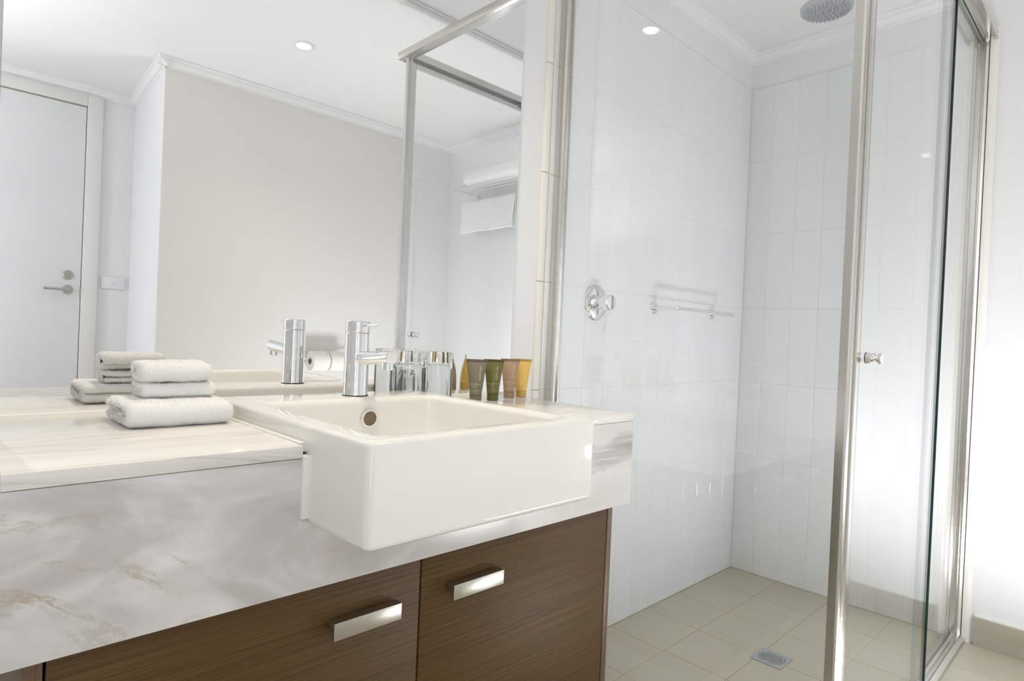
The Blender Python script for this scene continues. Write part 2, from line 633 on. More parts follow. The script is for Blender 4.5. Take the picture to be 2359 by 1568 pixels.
# cornices: stepped plaster profile, off = distance from wall, down from ceiling
CP = [(0, 0), (0, ZL - ZC), (0.008, ZL - ZC), (0.010, ZL - ZC + 0.010), (0.020, ZL - ZC + 0.013), (0.030, ZL - ZC + 0.024), (0.032, ZL - ZC + 0.034), (0.042, ZL - ZC + 0.038), (0.042, 0)]


def cornice(name, a, b_, nrm):
    a, b_, nrm = Vector((*a, ZC)), Vector((*b_, ZC)), Vector((*nrm, 0)).normalized()
    bm = bmesh.new()
    loft(bm, [[p + nrm * o_ + Vector((0, 0, d)) for o_, d in CP] for p in (a, b_)])
    return struct(from_bm(name, bm, M['cornice']), None)


cornice('trim_1', (XL, 0.006), (X1, 0.006), (0, -1))
cornice('trim_2', (X1 + 0.006, 0), (X1 + 0.006, YG), (-1, 0))
cornice('trim_3', (GX - 0.042, YG), (X1, YG), (0, 1))
cornice('trim_4', (GX - 0.003, YG + 0.042), (GX + 0.05, YD), (-1, -0.05))
cornice('trim_5', (XL, YD), (GX + 0.05, YD), (0, 1))
t6 = struct(box('trim_6', XL, X1, -0.84, -0.79, ZC - 0.005, ZC + 0.001, M['cornice']), 'slim flat strip across the ceiling')
box('fillet', XL, X1, -0.822, -0.808, ZC - 0.009, ZC - 0.004, M['cornice'], t6)

# assumed window, added for its cool light, in the left wall, behind the photographer
w1 = struct(empty('assumed_window_1', (XL, -2.36, 1.0)), 'assumed tall frosted window in the left wall, out of view')
box('pane', 0.004, 0.010, -0.13, 0.13, -0.76, 0.76, M['assumed_pane'], w1)
for s in (-1, 1):
    box('frame', 0.0, 0.035, s * 0.13, s * 0.16, -0.81, 0.81, M['plastic'], w1, 0.003)
    box('frame', 0.0, 0.035, -0.13, 0.13, s * 0.76, s * 0.81, M['plastic'], w1, 0.003)
box('mullion', 0.0, 0.03, -0.13, 0.13, -0.015, 0.015, M['plastic'], w1, 0.003)

# door in the far wall (seen in the mirror)
d1 = struct(empty('door_1', (0.361, YD, 0)), 'white door with a lever handle, seen in the mirror')
box('door_leaf', -0.80, -0.0015, 0.0, 0.012, 0.01, 2.2145, M['door'], d1, 0.002)
box('architrave', 0.002, 0.078, 0.0, 0.022, 0.0, ZL - 0.002, M['arch'], d1, 0.003)
box('architrave', -0.88, -0.804, 0.0, 0.022, 0.0, ZL - 0.002, M['arch'], d1, 0.003)
box('architrave', -0.804, 0.002, 0.0, 0.022, 2.222, ZL - 0.002, M['arch'], d1, 0.003)
box('door_gap', -0.806, 0.004, -0.001, 0.003, 0.0, 2.224, M['card'], d1)
box('strike_plate', -0.005, 0.003, 0.004, 0.016, 1.13, 1.18, M['satin'], d1)
rose = lathe_obj('rose', (-0.061, 0.012, 1.165), (0, 1, 0), [(0, 0.026), (0.007, 0.026), (0.009, 0.024)], M['satin'], d1)
sweep_obj('lever', [(-0.061, 0.018, 1.165), (-0.061, 0.045, 1.165), (-0.066, 0.052, 1.165), (-0.080, 0.055, 1.165), (-0.175, 0.055, 1.165)],
          0.0075, M['satin'], d1, 14)
dl = lathe_obj('deadbolt', (-0.063, 0.012, 1.249), (0, 1, 0), [(0, 0.026), (0.010, 0.026), (0.014, 0.022), (0.014, 0.012), (0.018, 0.011)], M['satin'], d1)

sw = empty('light_switch', (0.52, YD, 1.222))
tag(sw, 'white light switch plate on the wall beside the door, seen in the mirror', 'light switch')
box('plate', -0.062, 0.062, 0.0, 0.009, -0.036, 0.036, M['plastic'], sw, 0.004, 3)
box('rocker', -0.006, 0.006, 0.009, 0.013, -0.008, 0.008, M['plastic'], sw, 0.0015)

# ------------------------------------------------------------------ downlights
def downlight(x, y, label, power):
    t = empty('downlight', (x, y, ZC))
    tag(t, label, 'ceiling light', 'recessed downlights')
    lathe_obj('trim_ring', (0, 0, 0), (0, 0, -1), [(0, 0.050), (0.003, 0.050), (0.005, 0.046), (0.005, 0.034), (0.0005, 0.032)], M['plastic'], t, 40, caps=False)
    lathe_obj('lens', (0, 0, -0.0012), (0, 0, -1), [(0, 0.032), (0.0008, 0.032)], M['glow'], t, 32)
    d = bpy.data.lights.new('downlight_beam', 'SPOT')
    d.energy, d.color, d.spot_size, d.spot_blend, d.shadow_soft_size = power, WARM, math.radians(120), 0.9, 0.033
    o = bpy.data.objects.new('downlight_beam', d)
    COL.objects.link(o)
    o.parent = t
    o.location = (0, 0, -0.02)
    return t


downlight(0.964, -1.52, 'round white downlight in the open ceiling, seen in the mirror', 6)
downlight(0.318, -0.221, 'round downlight above the basin', 27)

# ------------------------------------------------------------------ mirror
bm = bmesh.new()
bbox(bm, -0.2215, 0.933, 0.0, 0.006, ZT + 0.002, 2.25)
mir = from_bm('wall_mirror', bm, [M['mirror_edge'], M['mirror']])
for f in mir.data.polygons:
    f.material_index = 1 if f.normal.y < -0.9 else 0
tag(mir, 'large frameless mirror on the wall above the vanity', 'mirror')

# ------------------------------------------------------------------ vanity top
vt = empty('marble_countertop', (0.32, -0.24, ZA))
tag(vt, 'white marble vanity counter with a deep veined apron', 'countertop')
VO = vt.location.copy()
XV0 = -0.242
NX0, NX1, NY = 0.084, 0.5535, -0.07


def vprism(name, poly, axis, a0, a1, mat, bev):
    o = prism(name, poly, axis, a0, a1, mat, None, bev)
    o.parent = vt
    o.matrix_parent_inverse = Matrix.Translation(-VO)
    return o


vprism('slab', [(XV0, YF), (NX0, YF), (NX0, NY), (NX1, NY), (NX1, YF), (XR, YF), (XR, 0.0), (XV0, 0.0)], 'z', ZT - ST, ZT, M['marble_top'], 0.0022)
vprism('apron', [(XV0, ZA), (XR, ZA), (XR, ZT - ST - 0.0003), (NX1, ZT - ST - 0.0003), (NX1, ZBB + 0.008), (NX0, ZBB + 0.008), (NX0, ZT - ST - 0.0003), (XV0, ZT - ST - 0.0003)],
       'y', YF + 0.0006, YF + 0.02, M['marble_apron'], 0.001)
for xa in (XV0, XR - 0.02):
    vprism('end_panel', [(YF + 0.0205, ZA), (0.0, ZA), (0.0, ZT - ST - 0.0003), (YF + 0.0205, ZT - ST - 0.0003)], 'x', xa + 0.0002, xa + 0.0198, M['marble_apron'], 0.001)
# sealant bead along the wall
vprism('sealant_bead', [(0.0, ZT), (-0.006, ZT), (-0.003, ZT + 0.0012), (0.0, ZT + 0.002)], 'x', XV0, XR, M['silicone'], 0)

# ------------------------------------------------------------------ basin
def rrect(x0, x1, y0, y1, r, z, n=6):
    pts = []
    for cx_, cy_, a0 in ((x1 - r, y1 - r, 0), (x0 + r, y1 - r, 90), (x0 + r, y0 + r, 180), (x1 - r, y0 + r, 270)):
        for i in range(n + 1):
            a = math.radians(a0 + 90 * i / n)
            pts.append(Vector((cx_ + r * math.cos(a), cy_ + r * math.sin(a), z)))
    return pts


basin = empty('basin', ((BL + BR) / 2, -0.35, ZBB))
tag(basin, 'white semi-recessed rectangular ceramic basin jutting from the marble vanity', 'basin')
BO = basin.location.copy()


def inb(o, par=None):
    o.parent = par or basin
    if par is None:
        o.matrix_parent_inverse = Matrix.Translation(-BO)
    return o


bm = bmesh.new()
RF = 0.009
rings = []
rings.append(rrect(BL + 0.02, BR - 0.02, YB + 0.02, YBK - 0.02, 0.004, ZBB + 0.0))
for i in range(5):
    a = math.pi / 2 * i / 4
    o_ = RF * (1 - math.sin(a))
    rings.append(rrect(BL + o_, BR - o_, YB + o_, YBK - o_, 0.012 - o_ * 0.6, ZBB + RF * (1 - math.cos(a))))
for i in range(6):
    a = math.pi / 2 * i / 5
    o_ = RF * (1 - math.cos(a))
    rings.append(rrect(BL + o_, BR - o_, YB + o_, YBK - o_, 0.012 - o_ * 0.6, ZBT - RF + RF * math.sin(a)))
IX0, IX1, IY0, IY1 = BL + 0.040, BR - 0.040, YB + 0.042, -0.205
RI = 0.012
for i in range(6):
    a = math.pi / 2 * i / 5
    o_ = -RI * (1 - math.sin(a))
    rings.append(rrect(IX0 + o_, IX1 - o_, IY0 + o_, IY1 - o_, 0.032 - o_, ZBT - RI * (1 - math.cos(a))))
for dz, ins in ((0.03, 0.002), (0.06, 0.006), (0.085, 0.012), (0.098, 0.020), (0.104, 0.032), (0.107, 0.06), (0.110, 0.12)):
    rings.append(rrect(IX0 + ins, IX1 - ins, IY0 + ins, IY1 - ins, 0.034 + ins * 0.3, ZBT - dz))
loft(bm, rings)
inb(from_bm('bowl', bm, M['ceramic'], None, 40))
# flange that overlaps the stone on both sides
for xa, xb in ((NX0 - 0.001, BL + 0.002), (BR - 0.002, NX1 + 0.001)):
    o = box('flange', xa, xb, YF - 0.004, YF + 0.012, ZBB + 0.0085, ZT - ST + 0.004, M['ceramic'], None, 0.002)
    inb(o)
for xa, xb in ((NX0 - 0.001, BL + 0.002), (BR - 0.002, NX1 + 0.001)):
    inb(box('flange', xa, xb, YF + 0.012, NY - 0.001, ZT - 0.012, ZT + 0.0015, M['silicone'], None, 0.001))
inb(box('flange', NX0 - 0.001, NX1 + 0.001, YBK - 0.002, NY + 0.001, ZT - 0.012, ZT + 0.0015, M['silicone'], None, 0.001))
ov = inb(lathe_obj('overflow', (0.3458, IY1 - 0.0042, 0.8375), (0, -1, 0),
                   [(0.0, 0.0195), (0.002, 0.0195), (0.0035, 0.0185), (0.0035, 0.0145), (0.001, 0.0135), (-0.012, 0.0130)], M['chrome'], None, 40, caps=False))
inb(lathe_obj('overflow_hole', (0.3458, IY1 - 0.0052, 0.8375), (0, -1, 0), [(0.0, 0.0136), (0.0006, 0.0136)], M['hole'], None, 32), ov)
inb(lathe_obj('drain', (0.33, -0.39, ZBT - 0.1105), (0, 0, 1), [(0, 0.028), (0.004, 0.028), (0.006, 0.024), (0.010, 0.022), (0.012, 0.018)], M['chrome'], None, 32))

# ------------------------------------------------------------------ tap
TX, TY = 0.3475, -0.148
tap = empty('basin_tap', (TX, TY, ZBT))
tag(tap, 'chrome pin-lever mixer tap standing on the basin', 'tap')
lathe_obj('base_ring', (0, 0, -0.0005), (0, 0, 1), [(0, 0.0262), (0.002, 0.0262), (0.0025, 0.0258)], M['dark'], tap, 48)
lathe_obj('body', (0, 0, 0.002), (0, 0, 1), [(0, 0.0255), (0.003, 0.0250), (0.1255, 0.0250), (0.1265, 0.0243)], M['chrome'], tap, 64)
lathe_obj('collar', (0, 0, 0.128), (0, 0, 1), [(0, 0.0235), (0.003, 0.0235)], M['satin'], tap, 48)
cap_ = lathe_obj('cap', (0, 0, 0.1302), (0, 0, 1), [(0, 0.0243), (0.001, 0.0250), (0.0215, 0.0250), (0.0235, 0.0235), (0.024, 0.0)], M['chrome'], tap, 64)
sweep_obj('lever', [(0, -0.020, 0.1445), (0, -0.078, 0.1475)], 0.0036, M['chrome'], tap, 16)
lathe_obj('lever_collar', (0, -0.0235, 0.1447), (0, -1, 0.05), [(0, 0.0055), (0.003, 0.0055)], M['chrome'], tap, 20)
sp_ = lathe_obj('spout', (0, 0.0, 0.0765), (0, -1, 0.072), [(0, 0.0135), (0.131, 0.0135), (0.1325, 0.0125), (0.1328, 0.0)], M['chrome'], tap, 40)
lathe_obj('aerator', (0, -0.118, 0.0780), (0, 0, -1), [(0, 0.0110), (0.0165, 0.0110), (0.0175, 0.0100), (0.0175, 0.008), (0.014, 0.0075)], M['chrome'], tap, 32)

# ------------------------------------------------------------------ vanity cabinet
YDR = -0.4517
cab = empty('vanity_cabinet', (0.31, -0.22, 0))
tag(cab, 'dark straight-grained wooden vanity cabinet under the marble top', 'cabinet')
CO = cab.location.copy()


def inc(o, par=None):
    o.parent = par or cab
    if par is None:
        o.matrix_parent_inverse = Matrix.Translation(-CO)
    return o


inc(box('side_panel', -0.2166, -0.1985, YDR, -0.002, 0.10, ZA - 0.001, M['wood_v'], None, 0.0006))
inc(box('side_panel', 0.8235, 0.8412, YDR, -0.002, 0.10, ZA - 0.001, M['wood_v'], None, 0.0006))
inc(box('carcass', -0.1985, 0.8235, YDR + 0.022, -0.004, 0.10, ZA - 0.002, M['dark']))
inc(box('plinth', -0.19, 0.81, YDR + 0.06, -0.02, 0.0, 0.10, M['wood']))
for xa, xb, ha, hb in ((-0.1955, 0.3078, 0.1412, 0.2582), (0.3115, 0.8205, 0.3648, 0.4828)):
    o = inc(box('door', xa, xb, YDR, YDR + 0.018, 0.105, ZA - 0.003, M['wood'], None, 0.0008))
    # hollow bar pull: L section, front plate and top plate, on two feet
    yf = -0.474
    L = [(yf, 0.5565), (yf, 0.5825), (YDR - 0.003, 0.5825), (YDR - 0.003, 0.5725), (yf + 0.0045, 0.5725), (yf + 0.0045, 0.5565)]
    hnd = inc(prism('handle', L, 'x', ha, hb, M['satin'], None, 0.0005), o)
    for hx in (ha + 0.012, hb - 0.012):
        inc(box('handle_foot', hx - 0.005, hx + 0.005, YDR - 0.004, YDR + 0.001, 0.573, 0.582, M['satin'], None), o)

# ------------------------------------------------------------------ shower screen
scr = empty('shower_screen', (XGL, YGL, 0))
tag(scr, 'framed clear glass shower screen panel beside the vanity', 'shower screen')
SO = scr.location.copy()


def ins_(o, par=None):
    p = par or scr
    o.parent = p
    o.matrix_parent_inverse = Matrix.Translation(-SO)
    return o


def pane(name, x0, x1, y0, y1, z0, z1, thin, edge='pane_edge'):
    bm = bmesh.new()
    bbox(bm, x0, x1, y0, y1, z0, z1)
    o = from_bm(name, bm, [M[edge], M['pane']])
    ax = 0 if thin == 'x' else 1
    for f in o.data.polygons:
        f.material_index = 1 if abs(f.normal[ax]) > 0.9 else 0
    return o


ZH0, ZH1 = 2.128, 2.158
ins_(pane('glass_panel', XGL - 0.003, XGL + 0.003, -0.838, -0.010, 0.030, ZH0 + 0.01, 'x'))
# wall channel: two lips and a recessed web
chp = [(XGL - 0.019, 0.0), (XGL - 0.019, -0.026), (XGL - 0.013, -0.030), (XGL - 0.006, -0.030), (XGL - 0.006, -0.024), (XGL + 0.006, -0.024), (XGL + 0.006, -0.030), (XGL + 0.013, -0.030), (XGL + 0.019, -0.026), (XGL + 0.019, 0.0)]
ins_(prism('wall_channel', chp, 'z', 0.0, ZH1, M['alu'], None, 0, 30))
# corner post
pp = [(XGL - 0.011, -0.8335), (XGL - 0.011, -0.8500), (XGL - 0.008, -0.8540), (XGL + 0.000, -0.8560), (XGL + 0.006, -0.8555), (XGL + 0.009, -0.8520), (XGL + 0.011, -0.8520), (XGL + 0.011, -0.8335)]
ins_(prism('corner_post', pp, 'z', 0.0, ZH1, M['alu'], None, 0, 25))
ins_(prism('corner_seal', [(XGL + 0.011, -0.852), (XGL + 0.011, -0.846), (XGL + 0.0135, -0.846), (XGL + 0.0135, -0.852)], 'z', 0.03, ZH0, M['dark']))
ins_(box('side_header', XGL - 0.021, XGL + 0.021, -0.898, 0.0, ZH0, ZH1, M['alu'], None, 0.002))
ins_(box('side_sill', XGL - 0.017, XGL + 0.017, -0.84, 0.0, 0.0, 0.032, M['alu'], None, 0.003))
# front header: twin track
hp = [(-0.828, ZH0), (-0.828, ZH1 - 0.004), (-0.832, ZH1), (-0.884, ZH1), (-0.888, ZH1 - 0.004), (-0.888, ZH0), (-0.884, ZH0), (-0.884, ZH0 + 0.012), (-0.860, ZH0 + 0.012), (-0.860, ZH0), (-0.854, ZH0), (-0.854, ZH0 + 0.012), (-0.832, ZH0 + 0.012), (-0.832, ZH0)]
ins_(prism('front_header', hp, 'x', XGL + 0.0215, X1 - 0.001, M['alu'], None, 0, 30))
sp2 = [(-0.830, 0.0), (-0.830, 0.024), (-0.836, 0.028), (-0.852, 0.028), (-0.854, 0.022), (-0.862, 0.022), (-0.864, 0.018), (-0.878, 0.014), (-0.880, 0.0)]
ins_(prism('front_sill', sp2, 'x', XGL - 0.005, X1 - 0.001, M['alu'], None, 0, 25))
ins_(prism('wall_channel', [(X1, -0.834), (X1 - 0.018, -0.834), (X1 - 0.020, -0.838), (X1 - 0.020, -0.848), (X1 - 0.012, -0.850), (X1 - 0.012, -0.854), (X1 - 0.016, -0.856), (X1 - 0.014, -0.864), (X1, -0.866)], 'z', 0.0, ZH1, M['alu'], None, 0, 25))
ins_(prism('seal_strip', [(X1 - 0.0002, -0.8665), (X1 - 0.008, -0.8665), (X1 - 0.009, -0.876), (X1 - 0.006, -0.886), (X1 - 0.0002, -0.892)], 'z', 0.0, TTOP, M['silicone'], None, 0, 50))
# fixed pane to the right, behind the sliding door
ins_(pane('fixed_pane', 1.83, X1 - 0.012, -0.843, -0.837, 0.028, ZH0 + 0.008, 'y', 'pane_edge2'))
ins_(box('edge_seal', 1.8260, 1.8298, -0.8450, -0.8350, 0.030, ZH0 - 0.004, M['pane_edge2']))
ins_(box('track_stop', 1.748, 1.764, -0.846, -0.836, ZH0 - 0.022, ZH0 + 0.010, M['satin']))

# sliding door
sd = empty('sliding_shower_door', (1.5, -0.867, 0.03))
tag(sd, 'clear glass sliding shower door with a small chrome knob', 'shower door')
DO = sd.location.copy()


def insd(o):
    o.parent = sd
    o.matrix_parent_inverse = Matrix.Translation(-DO)
    return o


insd(pane('glass_panel', XGL + 0.016, 1.887, -0.8570, -0.8510, 0.030, ZH0 - 0.002, 'y'))
insd(box('edge_seal', 1.8872, 1.8912, -0.8602, -0.8478, 0.030, ZH0 - 0.032, M['pane_edge']))
insd(prism('stile', [(XGL + 0.0125, -0.8480), (XGL + 0.0125, -0.8580), (XGL + 0.015, -0.8595), (XGL + 0.038, -0.8595), (XGL + 0.041, -0.8585), (XGL + 0.041, -0.8500)], 'z', 0.028, ZH0 - 0.001, M['alu'], None, 0, 30))
insd(box('top_rail', XGL + 0.041, 1.887, -0.8600, -0.8480, ZH0 - 0.030, ZH0 - 0.002, M['alu'], None, 0.002))
kn = [(0, 0.0118), (0.014, 0.0118), (0.0145, 0.0100), (0.0165, 0.0100), (0.017, 0.0116), (0.018, 0.0120), (0.026, 0.0120), (0.028, 0.0092), (0.031, 0.0088), (0.034, 0.0098), (0.0355, 0.0122), (0.040, 0.0122), (0.0425, 0.010), (0.0435, 0.0)]
insd(lathe_obj('knob', (1.190, -0.857, 1.0), (0, -1, 0), [(d * 0.75, r) for d, r in kn], M['chrome'], None, 32))
insd(lathe_obj('knob', (1.190, -0.851, 1.0), (0, 1, 0), [(d * 0.75, r) for d, r in kn], M['chrome'], None, 32))
insd(lathe_obj('knob_washer', (1.190, -0.8575, 1.0), (0, -1, 0), [(0, 0.0125), (0.0014, 0.0125)], M['dark'], None, 28))

# ------------------------------------------------------------------ shower fittings
mx_ = empty('shower_mixer', (1.3163, 0.0, 1.1365))
tag(mx_, 'round chrome shower mixer with a pin lever on the tiled wall', 'shower mixer')
lathe_obj('wall_plate', (0, 0.0005, 0), (0, -1, 0), [(0, 0.060), (0.003, 0.060), (0.006, 0.057), (0.009, 0.046), (0.010, 0.033)], M['chrome'], mx_, 48)
lathe_obj('body', (0, -0.009, 0), (0, -1, 0), [(0, 0.0235), (0.012, 0.0235), (0.0125, 0.0265), (0.0165, 0.0285), (0.021, 0.0265), (0.0215, 0.0235), (0.034, 0.0235)], M['chrome'], mx_, 48)
lathe_obj('handle', (0, -0.0435, 0), (0, -1, 0), [(0, 0.0240), (0.001, 0.0255), (0.021, 0.0255), (0.0235, 0.0235), (0.024, 0.0)], M['chrome'], mx_, 48)
sweep_obj('lever', [(0.0, -0.054, -0.024), (-0.012, -0.050, -0.094)], 0.0032, M['chrome'], mx_, 14)

tr_ = empty('towel_rail', (1.887, 0.0, 1.140))
tag(tr_, 'short chrome towel rail on the tiled shower wall', 'towel rail')
for xx in (-0.2184, 0.2176):
    po = lathe_obj('flange', (xx, 0.0005, 0), (0, -1, 0), [(0, 0.0225), (0.005, 0.0225), (0.007, 0.0205)], M['chrome'], tr_, 36)
    lathe_obj('post', (xx, -0.006, 0), (0, -1, 0), [(0, 0.0085), (0.100, 0.0085), (0.1015, 0.0075), (0.102, 0.0)], M['chrome'], tr_, 28)
sweep_obj('bar', [(-0.2184, -0.098, 0), (0.2176, -0.098, 0)], 0.0062, M['chrome'], tr_, 20)

sh = empty('rain_shower', (1.752, -0.537, 2.095))
tag(sh, 'round chrome rain shower head with many nozzles', 'shower head')
lathe_obj('rose', (0, 0, 0), (0, 0, 1), [(0, 0.070), (0.002, 0.076), (0.012, 0.078), (0.018, 0.072), (0.026, 0.045), (0.036, 0.020), (0.048, 0.015)], M['steel'], sh, 48)
lathe_obj('dropper', (0, 0, 0.045), (0, 0, 1), [(0, 0.012), (ZC - 2.095 - 0.046, 0.012)], M['chrome'], sh, 24)
lathe_obj('ceiling_rose', (0, 0, ZC - 2.095 - 0.010), (0, 0, 1), [(0, 0.024), (0.007, 0.028), (0.0101, 0.028)], M['chrome'], sh, 32)
nz = lathe_obj('nozzle', (0, 0, 0), (0, 0, -1), [(-0.001, 0.0030), (0.003, 0.0028), (0.007, 0.0012)], M['steel'], sh, 10)
spots = [(0, 0)]
for rr, n_ in ((0.012, 6), (0.023, 11), (0.034, 16), (0.045, 21), (0.056, 27), (0.066, 32)):
    spots += [(rr * math.cos(2 * math.pi * i / n_), rr * math.sin(2 * math.pi * i / n_)) for i in range(n_)]
nz.location = (0, 0, 0)
for sx_, sy_ in spots[1:]:
    c_ = nz.copy()
    COL.objects.link(c_)
    c_.parent = sh
    c_.location = (sx_, sy_, 0)

fd = empty('floor_drain', (1.7165, -0.4752, 0.0))
tag(fd, 'square steel floor waste with a slotted round grate', 'drain')
bm = bmesh.new()
n_ = 48
outer = []
for i in range(n_):
    a = 2 * math.pi * i / n_ + math.pi / 4
    s = max(abs(math.cos(a)), abs(math.sin(a)))
    outer.append(Vector((0.0505 * math.cos(a) / s, 0.049 * math.sin(a) / s, 0)))
circ = [Vector((0.0405 * math.cos(2 * math.pi * i / n_ + math.pi / 4), 0.0405 * math.sin(2 * math.pi * i / n_ + math.pi / 4), 0)) for i in range(n_)]
up_ = Vector((0, 0, 0.0028))
dn = Vector((0, 0, -0.003))
loft(bm, [[p + dn for p in outer], [p + up_ for p in outer], [p + up_ for p in circ], [p + dn for p in circ]], False, False)
from_bm('frame', bm, M['steel'], fd, 30)
lathe_obj('well', (0, 0, 0.0006), (0, 0, 1), [(0, 0.0404), (0.0004, 0.0404)], M['dark'], fd, 40)
# grate: ring and bars across it
bm = bmesh.new()
ro, ri = 0.0390, 0.0320
R_ = lambda r, z: [Vector((r * math.cos(2 * math.pi * i / n_), r * math.sin(2 * math.pi * i / n_), z)) for i in range(n_)]
loft(bm, [R_(ri, 0.001), R_(ri, 0.0030), R_(ro, 0.0030), R_(ro, 0.001), R_(ri, 0.001)], False, False)
grate = from_bm('grate', bm, M['steel'], fd, 30)
for i in range(-4, 5):
    xx = i * 0.0072
    hl = math.sqrt(max(ri * ri - xx * xx, 0)) + 0.002
    if abs(i) < 4.5 and hl > 0.006:
        o = box('grate_bar', xx - 0.0023, xx + 0.0023, -hl, hl, 0.001, 0.0030, M['steel'], grate)

# ------------------------------------------------------------------ tumblers (upside down)
def tumbler(x, y, label):
    h, ro, rb = 0.118, 0.0350, 0.0338
    prof = [(0.0, ro - 0.0018), (0.0, ro - 0.0006), (0.0012, ro), (h - 0.003, rb), (h - 0.0008, rb - 0.0012), (h, rb - 0.004), (h, 0.001),
            ]
    inner = [(h - 0.030, 0.001), (h - 0.030, rb - 0.012), (h - 0.0315, rb - 0.006), (h - 0.036, rb - 0.0030), (0.002, ro - 0.0022), (0.0, ro - 0.0018)]
    bm = bmesh.new()
    n = 64
    rings = [[Vector((r * math.cos(2 * math.pi * i / n), r * math.sin(2 * math.pi * i / n), z)) for i in range(n)] for z, r in prof]
    rings2 = [[Vector((r * math.cos(2 * math.pi * i / n), r * math.sin(2 * math.pi * i / n), z)) for i in range(n)] for z, r in inner]
    a = loft(bm, rings, False, True)
    b_ = loft(bm, rings2, True, False)
    bmesh.ops.remove_doubles(bm, verts=bm.verts, dist=1e-5)
    o = from_bm('tumbler', bm, M['glass'], None, 35)
    o.location = (x, y, ZT + 0.0006)
    return tag(o, label, 'glass', 'upturned tumblers by the mirror')


tumbler(0.5510, -0.0465, 'clear upturned glass tumbler half hidden behind the tap spout')
tumbler(0.6160, -0.0750, 'clear upturned glass tumbler between the tap spout and the toiletry tubes')

# ------------------------------------------------------------------ toiletry tubes
TUBE_H, CAPH, RC, WT = 0.1030, 0.0165, 0.0148, 0.0250


def tube_ab(z):
    if z <= CAPH:
        return RC, RC
    t = min((z - CAPH) / (TUBE_H - 0.0065 - CAPH), 1)
    a = RC + (WT - RC) * (0.25 * t + 0.75 * t ** 1.25)
    b_ = RC * (1 - t ** 2.1) + 0.0009 * t ** 2.1
    return a, max(b_, 0.0009)


def surf(x, z):
    a, b_ = tube_ab(z)
    return b_ * math.sqrt(max(1 - (x / a) ** 2, 0.0))


def textmesh(s, size, align='CENTER'):
    cu = bpy.data.curves.new('lettering', 'FONT')
    cu.body = s
    cu.size = size
    cu.align_x = align
    cu.resolution_u = 2
    o = bpy.data.objects.new('lettering', cu)
    COL.objects.link(o)
    bpy.context.view_layer.update()
    me = bpy.data.meshes.new_from_object(o.evaluated_get(bpy.context.evaluated_depsgraph_get()))
    bpy.data.objects.remove(o)
    bpy.data.curves.remove(cu)
    return me


def tube(x, y, ang, col, lines, label, tone, lean=0.0):
    mat = tubeplastic('tube_plastic_' + label.split()[0], col)
    matc = tubeplastic('tube_cap_' + label.split()[0], tuple(c * 0.82 for c in col))
    m, nt, out = newmat('tube_print_' + label.split()[0])
    pbsdf(nt, out, tone, 0.5)
    t = empty('toiletry_tube', (x, y, ZT + 0.0005))
    t.rotation_euler = (0, 0, ang)
    tag(t, label, 'tube', 'toiletry tubes on the vanity')
    n = 40
    ring = lambda a, b_, z: [Vector((a * math.cos(2 * math.pi * i / n), -b_ * math.sin(2 * math.pi * i / n), z)) for i in range(n)]
    bm = bmesh.new()
    loft(bm, [ring(RC - 0.0015, RC - 0.0015, 0), ring(RC - 0.0002, RC - 0.0002, 0.0012), ring(RC - 0.0002, RC - 0.0002, CAPH - 0.0008), ring(RC - 0.0012, RC - 0.0012, CAPH)])
    from_bm('cap', bm, matc, t, 40)
    bm = bmesh.new()
    rings = [ring(RC - 0.001, RC - 0.001, CAPH)]
    N = 22
    for i in range(N + 1):
        z = CAPH + 0.0006 + (TUBE_H - 0.0065 - CAPH - 0.0006) * i / N
        rings.append(ring(*tube_ab(z), z))
    loft(bm, rings)
    from_bm('body', bm, mat, t, 60)
    bm = bmesh.new()
    bbox(bm, -WT - 0.0003, WT + 0.0003, -0.0011, 0.0011, TUBE_H - 0.0068, TUBE_H, 0.0004)
    for i in range(7):
        z = TUBE_H - 0.0060 + i * 0.0008
        bbox(bm, -WT, WT, -0.0014, 0.0014, z, z + 0.0003)
    from_bm('crimp', bm, matc, t)
    # printing, wrapped on to the front of the body
    V, F = [], []

    def add(s, size, cx_, cz_, vertical=False):
        me = textmesh(s, size)
        base = len(V)
        for v_ in me.vertices:
            px, pz = v_.co.x, v_.co.y
            if vertical:
                px, pz = -v_.co.y, v_.co.x
            X, Z = cx_ + px, cz_ + pz
            V.append((X, -(surf(X, Z) + 0.0003), Z))
        for f in me.polygons:
            F.append([base + i for i in f.vertices])
        bpy.data.meshes.remove(me)
    add('k\u00fados spa', 0.0085, 0.0118, 0.0695, True)
    zz = 0.0415
    for s in lines:
        add(s, 0.0053, -0.001, zz)
        zz -= 0.0055
    add('\u2014\u2014  \u2014', 0.0042, 0.0, zz + 0.0012)
    zz -= 0.0030
    for s in ('enriched with', 'cucumber & aloe vera', 'extracts'):
        add(s, 0.0029, 0.0, zz)
        zz -= 0.0036
    me = bpy.data.meshes.new('lettering')
    me.from_pydata(V, [], F)
    link('lettering', me, m, t)
    return t


ANG = math.radians(-46)
tube(0.6740, -0.1515, ANG, (0.205, 0.175, 0.115), ['hand & body', 'lotion'], 'grey-brown toiletry tube, leftmost of the four beside the tumblers', (0.62, 0.58, 0.48))
tube(0.7320, -0.1500, ANG - 0.06, (0.150, 0.140, 0.030), ['bath & shower', 'gel'], 'olive green toiletry tube standing on the vanity', (0.52, 0.50, 0.32))
tube(0.8160, -0.1220, ANG - 0.03, (0.400, 0.265, 0.165), ['conditioning', 'milk'], 'pinkish-tan toiletry tube between the green and the yellow tubes', (0.72, 0.56, 0.42))
tube(0.8640, -0.1185, ANG - 0.05, (0.700, 0.470, 0.110), ['nourishing', 'shampoo'], 'golden yellow toiletry tube nearest the shower', (0.88, 0.70, 0.32))

